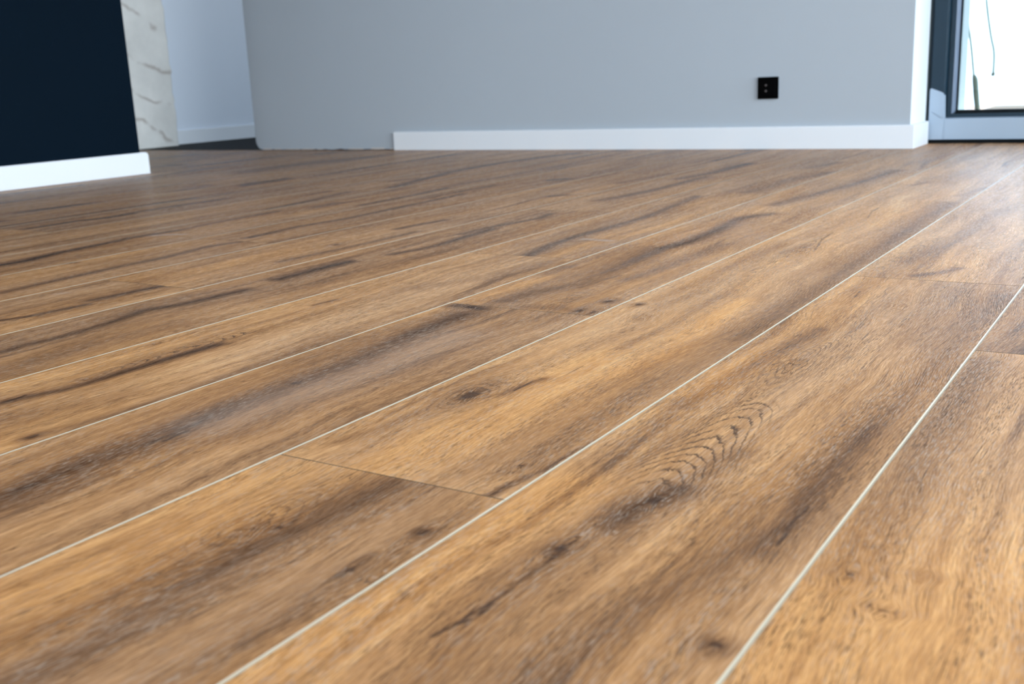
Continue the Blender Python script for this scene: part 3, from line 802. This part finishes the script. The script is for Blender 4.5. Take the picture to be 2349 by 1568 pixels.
# ---------------------------------------------------------------- glazed door in the corner (window_1)
ZT = 2.25                       # top of the frame
def glazed_door():
    root = structure(empty('window_1', (0.45, Y_WIN, 0)), 'anthracite framed glazed door, silver film on its lower rail')
    def part(name, bm, mats, bevel=0.0, label=None, parent=root):
        o = finish(name, bm, mats, bevel=bevel); o.parent = parent
        o.matrix_parent_inverse = parent.matrix_world.inverted() if False else Matrix.Translation(-Vector((0.45, Y_WIN, 0)))
        if label: o['label'] = label
        return o
    xa, xr = X_RET + 0.0, X_RIGHT - 0.002
    xs = -0.756                 # inner edge of the fixed frame's face
    # fixed outer frame, set a little back at the wall (dark shadow gap), with stepped profile
    bm = bmesh.new()
    bm_prism(bm, [(xa + 0.001, Y_WIN + 0.030), (xa + 0.013, Y_WIN + 0.030), (xa + 0.013, Y_WIN), (xs - 0.004, Y_WIN), (xs, Y_WIN + 0.006),
                  (xs + 0.003, Y_WIN + 0.030), (xs + 0.003, Y_WIN + 0.075), (xa + 0.001, Y_WIN + 0.075)], 'Z', 0.010, ZT)
    bm_prism(bm, [(Y_WIN + 0.004, 0.012), (Y_WIN + 0.004, 0.084), (Y_WIN + 0.030, 0.088), (Y_WIN + 0.075, 0.088), (Y_WIN + 0.075, 0.012)], 'X', xs - 0.004, xr)
    bm_box(bm, xs - 0.004, xr, Y_WIN + 0.002, Y_WIN + 0.075, ZT - 0.07, ZT)
    bm_box(bm, xr - 0.06, xr, Y_WIN + 0.002, Y_WIN + 0.075, 0.088, ZT - 0.07)
    part('frame', bm, M_FRAME, 0.001)
    # black threshold seal along the floor
    bm = bmesh.new(); bm_box(bm, xa + 0.001, xr, Y_WIN - 0.003, Y_WIN + 0.075, -0.001, 0.0135)
    part('threshold_seal', bm, M_GASKET, label='black seal under the frame')
    # inner sash profile
    zs0, xi = 0.0885, xs + 0.0035
    bm = bmesh.new()
    bm_box(bm, xi, xi + 0.014, Y_WIN + 0.022, Y_WIN + 0.070, zs0, ZT - 0.071)
    bm_box(bm, xi + 0.014, xr - 0.061, Y_WIN + 0.022, Y_WIN + 0.070, zs0, zs0 + 0.012)
    bm_box(bm, xi + 0.014, xr - 0.061, Y_WIN + 0.022, Y_WIN + 0.070, ZT - 0.085, ZT - 0.071)
    part('sash', bm, M_FRAME, 0.001)
    # glazing bead (catches the daylight) and rubber gasket
    bm = bmesh.new()
    bm_prism(bm, [(xi + 0.0145, Y_WIN + 0.030), (xi + 0.0165, Y_WIN + 0.030), (xi + 0.027, Y_WIN + 0.046), (xi + 0.027, Y_WIN + 0.055), (xi + 0.0145, Y_WIN + 0.055)], 'Z', zs0 + 0.0125, ZT - 0.086)
    part('glazing_bead', bm, M_BEAD, 0.0005, 'grey-blue strip beside the glass')
    bm = bmesh.new()
    bm_box(bm, xi + 0.0272, xi + 0.0315, Y_WIN + 0.044, Y_WIN + 0.060, zs0 + 0.0125, ZT - 0.086)
    bm_prism(bm, [(Y_WIN + 0.030, zs0 + 0.0125), (Y_WIN + 0.032, zs0 + 0.016), (Y_WIN + 0.046, zs0 + 0.024), (Y_WIN + 0.060, zs0 + 0.024), (Y_WIN + 0.060, zs0 + 0.0125)], 'X', xi + 0.0272, xr - 0.062)
    part('gasket', bm, M_GASKET)
    bm = bmesh.new(); bm_box(bm, xi + 0.020, xr - 0.062, Y_WIN + 0.0605, Y_WIN + 0.0665, zs0 + 0.013, ZT - 0.086)
    part('glass', bm, M_GLASS)
    # silver protective film over the lower rail and the foot of the upright
    bm = bmesh.new()
    t = 0.0012; yf = Y_WIN - 0.0015
    up = [(-0.8055, 0.0137), (-0.757, 0.0137), (-0.7545, 0.084), (-0.7545, 0.092), (-0.7580, 0.168), (-0.7605, 0.1735), (-0.766, 0.1765), (-0.8005, 0.1905), (-0.8045, 0.1895), (-0.8062, 0.184)]
    bm_prism(bm, up, 'Y', yf - t, yf)
    # folded flap on the inner side of the upright
    fl = [bm.verts.new(p) for p in ((-0.7680, yf - t - 0.0006, 0.172), (-0.7560, yf - 0.0022, 0.166), (-0.7535, yf - 0.0022, 0.086), (-0.7640, yf - t - 0.0006, 0.096),
                                     (-0.7680, yf - 0.001, 0.172), (-0.7552, Y_WIN + 0.010, 0.166), (-0.7522, Y_WIN + 0.010, 0.086), (-0.7640, yf - 0.001, 0.096))]
    for q in ((0, 1, 2, 3), (7, 6, 5, 4), (0, 4, 5, 1), (1, 5, 6, 2), (2, 6, 7, 3), (3, 7, 4, 0)): bm.faces.new([fl[i] for i in q])
    # mitre crease of the tape at the corner
    cr = [bm.verts.new(p) for p in ((-0.799, yf - t - 0.0002, 0.1085), (-0.797, yf - t - 0.0020, 0.1115), (-0.765, yf - t - 0.0028, 0.0920), (-0.760, yf - t - 0.0012, 0.0840), (-0.768, yf - t - 0.0002, 0.0860))]
    bm.faces.new(cr)
    bm_prism(bm, [(Y_WIN + 0.0015, 0.0137), (Y_WIN + 0.0028, 0.0137), (Y_WIN + 0.0028, 0.0835), (Y_WIN + 0.0292, 0.0884), (Y_WIN + 0.0292, 0.0894), (Y_WIN + 0.0010, 0.0850)], 'X', -0.7570, xr)
    part('protective_film', bm, M_FILM, label='silver-blue protective tape')
    return root
glazed_door()

# side window (it lights the room)
def simple_window(name, axis, c, a0, a1, z0, z1, panes):
    root = structure(empty(name, ((c if axis == 'X' else (a0 + a1) / 2), ((a0 + a1) / 2 if axis == 'X' else c), z0)))
    off = -Vector(root.location)
    def bar(bm, s0, s1, t0, t1, d0=0.0, d1=0.06):
        if axis == 'X': bm_box(bm, c + d0, c + d1, s0, s1, t0, t1)
        else: bm_box(bm, s0, s1, c - d1, c - d0, t0, t1)
    w = 0.07; e = 0.001
    bm = bmesh.new()
    bar(bm, a0 + e, a1 - e, z0 + e, z0 + w); bar(bm, a0 + e, a1 - e, z1 - w, z1 - e)
    step = (a1 - a0) / panes
    for k in range(panes + 1):
        p = min(max(a0 + k * step, a0 + e + w / 2), a1 - e - w / 2)
        bar(bm, p - w / 2, p + w / 2, z0 + w, z1 - w)
    o = finish('frame', bm, M_FRAME); o.parent = root; o.matrix_parent_inverse = Matrix.Translation(off)
    for k in range(panes):
        bm = bmesh.new(); bar(bm, a0 + k * step + w * .55, a0 + (k + 1) * step - w * .55, z0 + w, z1 - w, 0.027, 0.033)
        o = finish('glass', bm, M_GLASS); o.parent = root; o.matrix_parent_inverse = Matrix.Translation(off)
simple_window('window_2', 'X', X_RIGHT + 0.12, WIN2[0], WIN2[1], WIN2[2], WIN2[3], 4)

simple_window('window_3', 'Y', Y_REAR - 0.10, WIN3[0], WIN3[1], WIN3[2], WIN3[3], 3)

simple_window('fill_window', 'X', -1.56, FILL_WIN[0], FILL_WIN[1], FILL_WIN[2], FILL_WIN[3], 2)  # made-up window, put in to brighten the passage wall and marble

bm = bmesh.new(); bm_box(bm, X_PAS, -3.886, 3.82, 6.999, -0.001, 0.0022); bm_box(bm, -3.886, -1.61, Y_BACK + 0.212, 6.999, -0.001, 0.0022)  # slab laid over the planks, its dark colour stands for shade
structure(finish('floor_passage_shade', bm, M_PASSAGE_SHADE), 'near-black slab over the passage floor, shade put into its colour')
# added wall in place of open sky, dims the door view and floor reflections
bm = bmesh.new(); bm_box(bm, -1.44, 4.2, 7.6, 7.8, -0.12, 2.9)
structure(finish('wall_sky_block', bm, M_SKY_BLOCK), 'added pale wall beyond the terrace, dims the view through the glass')

# ---------------------------------------------------------------- black wall socket
def rounded_rect(cx, cz, w, h, r, n=5):
    pts = []
    for qx, qz, a0 in ((1, 1, 0), (-1, 1, 90), (-1, -1, 180), (1, -1, 270)):
        for k in range(n + 1):
            a = math.radians(a0 + 90 * k / n)
            pts.append((cx + qx * (w / 2 - r) + r * math.cos(a), cz + qz * (h / 2 - r) + r * math.sin(a)))
    return pts
def socket():
    cx, cz, yw = -1.3095, 0.2155, Y_BACK
    root = thing(empty('wall_socket', (cx, yw, cz)), 'small square black electrical outlet with two pin holes on the grey wall', 'socket')
    def add(name, bm, mat, bevel=0, label=None):
        o = finish(name, bm, mat, bevel=bevel); o.parent = root; o.matrix_parent_inverse = Matrix.Translation(-Vector((cx, yw, cz)))
        if label: o['label'] = label
        return o
    bm = bmesh.new(); bm_prism(bm, rounded_rect(cx, cz, 0.0755, 0.0765, 0.003), 'Y', yw - 0.009, yw); add('cover_plate', bm, M_SOCKET, 0.0012)
    bm = bmesh.new(); bm_prism(bm, rounded_rect(cx, cz, 0.056, 0.056, 0.004), 'Y', yw - 0.0125, yw - 0.0091); add('insert', bm, M_SOCKET, 0.001)
    for dz in (0.0098, -0.0103):
        bm = bmesh.new()
        x0, z0 = cx - 0.0050, cz + dz
        R1, R2, n = 0.0039, 0.0026, 20
        ring = lambda R, y: [bm.verts.new((x0 + R * math.cos(2 * math.pi * k / n), y, z0 + R * math.sin(2 * math.pi * k / n))) for k in range(n)]
        a, b, c, d = ring(R1, yw - 0.0126), ring(R1 * 0.95, yw - 0.0136), ring(R2, yw - 0.0136), ring(R2 * .9, yw - 0.0128)
        for p, q in ((a, b), (b, c), (c, d)):
            for k in range(n): bm.faces.new((p[k], p[(k + 1) % n], q[(k + 1) % n], q[k]))
        bm.faces.new(d); bm.faces.new(a[::-1])
        add('pin_hole', bm, M_SCREW, label='greyish metal-rimmed round pin hole')
socket()

# ---------------------------------------------------------------- outside: terrace, reveal, hanging cords
bm = bmesh.new(); bm_box(bm, -1.44, 9.0, 4.34, 16.0, -0.12, -0.04); bm_box(bm, X_RIGHT + 0.31, 9.0, -6.0, 4.34, -0.12, -0.04)
structure(finish('terrace', bm, M_TERRACE), 'sunlit pale terrace outside the glazed door')
bm = bmesh.new(); bm_box(bm, X_RET - 0.20, X_RET + 0.083, Y_WIN + 0.085, Y_WIN + 0.26, -0.04, 2.3)
structure(finish('trim_2', bm, M_FACADE), 'grey outer reveal seen through the edge of the glass')

def tube(name, pts, radii, mat, parent=None, origin=None):
    """one swept tube with a Catmull-Rom smoothed path"""
    P = [Vector(p) for p in pts]; path, rad = [], []
    for i in range(len(P) - 1):
        p0, p1, p2, p3 = P[max(i - 1, 0)], P[i], P[i + 1], P[min(i + 2, len(P) - 1)]
        for k in range(8):
            t = k / 8
            path.append(0.5 * ((2 * p1) + (p2 - p0) * t + (2 * p0 - 5 * p1 + 4 * p2 - p3) * t * t + (3 * p1 - p0 - 3 * p2 + p3) * t ** 3))
            rad.append(radii[i] * (1 - t) + radii[i + 1] * t)
    path.append(P[-1]); rad.append(radii[-1])
    bm = bmesh.new(); rings = []
    for i, p in enumerate(path):
        d = (path[min(i + 1, len(path) - 1)] - path[max(i - 1, 0)]).normalized()
        a = d.cross(Vector((0, 1, 0))).normalized(); b = d.cross(a)
        rings.append([bm.verts.new(p + (a * math.cos(2 * math.pi * k / 10) + b * math.sin(2 * math.pi * k / 10)) * rad[i]) for k in range(10)])
    for r0, r1 in zip(rings[:-1], rings[1:]):
        for k in range(10): bm.faces.new((r0[k], r0[(k + 1) % 10], r1[(k + 1) % 10], r1[k]))
    bm.faces.new(rings[0]); bm.faces.new(rings[-1][::-1])
    o = finish(name, bm, mat, smooth=True)
    if parent is not None: o.parent = parent; o.matrix_parent_inverse = Matrix.Translation(-Vector(origin))
    return o
CY = 5.0
org = (-0.80, CY, -0.04)
c1 = thing(empty('hanging_cord', org), 'long thin cord outside the door glass, thicker dark lower end reaching the sill', 'cord')
tube('cord', [(-1.02, CY, 2.2), (-0.95, CY, 1.4), (-0.900, CY, 0.80), (-0.876, CY, 0.525), (-0.845, CY, 0.347), (-0.826, CY, 0.213)], [.0052] * 6, M_CORD, c1, org)
tube('weighted_end', [(-0.8262, CY, 0.216), (-0.820, CY, 0.195), (-0.812, CY, 0.13), (-0.804, CY, 0.072), (-0.797, CY, -0.02), (-0.796, CY, -0.04)], [.0062, .012, .012, .011, .011, .011], M_CORD_DARK, c1, org)['label'] = 'thicker olive-grey end'
org2 = (-0.75, CY, 0.22)
c2 = thing(empty('hanging_cord', org2), 'shorter pale cord outside the door glass, ending in mid air', 'cord')
tube('cord', [(-0.93, CY, 2.2), (-0.87, CY, 1.3), (-0.82, CY, 0.76), (-0.794, CY, 0.520), (-0.769, CY, 0.378), (-0.752, CY, 0.306), (-0.750, CY, 0.222)], [.0052] * 7, M_CORD, c2, org2)
tube('knotted_tip', [(-0.750, CY, 0.224), (-0.7505, CY, 0.217), (-0.7525, CY, 0.209)], [.0061, .0085, .005], M_CORD_DARK, c2, org2)
for nm, x in (('eave', 0),):
    bm = bmesh.new(); bm_box(bm, -2.2, 0.3, CY - 0.05, CY + 0.05, 2.2, 2.3)
    structure(finish('trim_3', bm, M_FACADE), 'outdoor beam above the door')
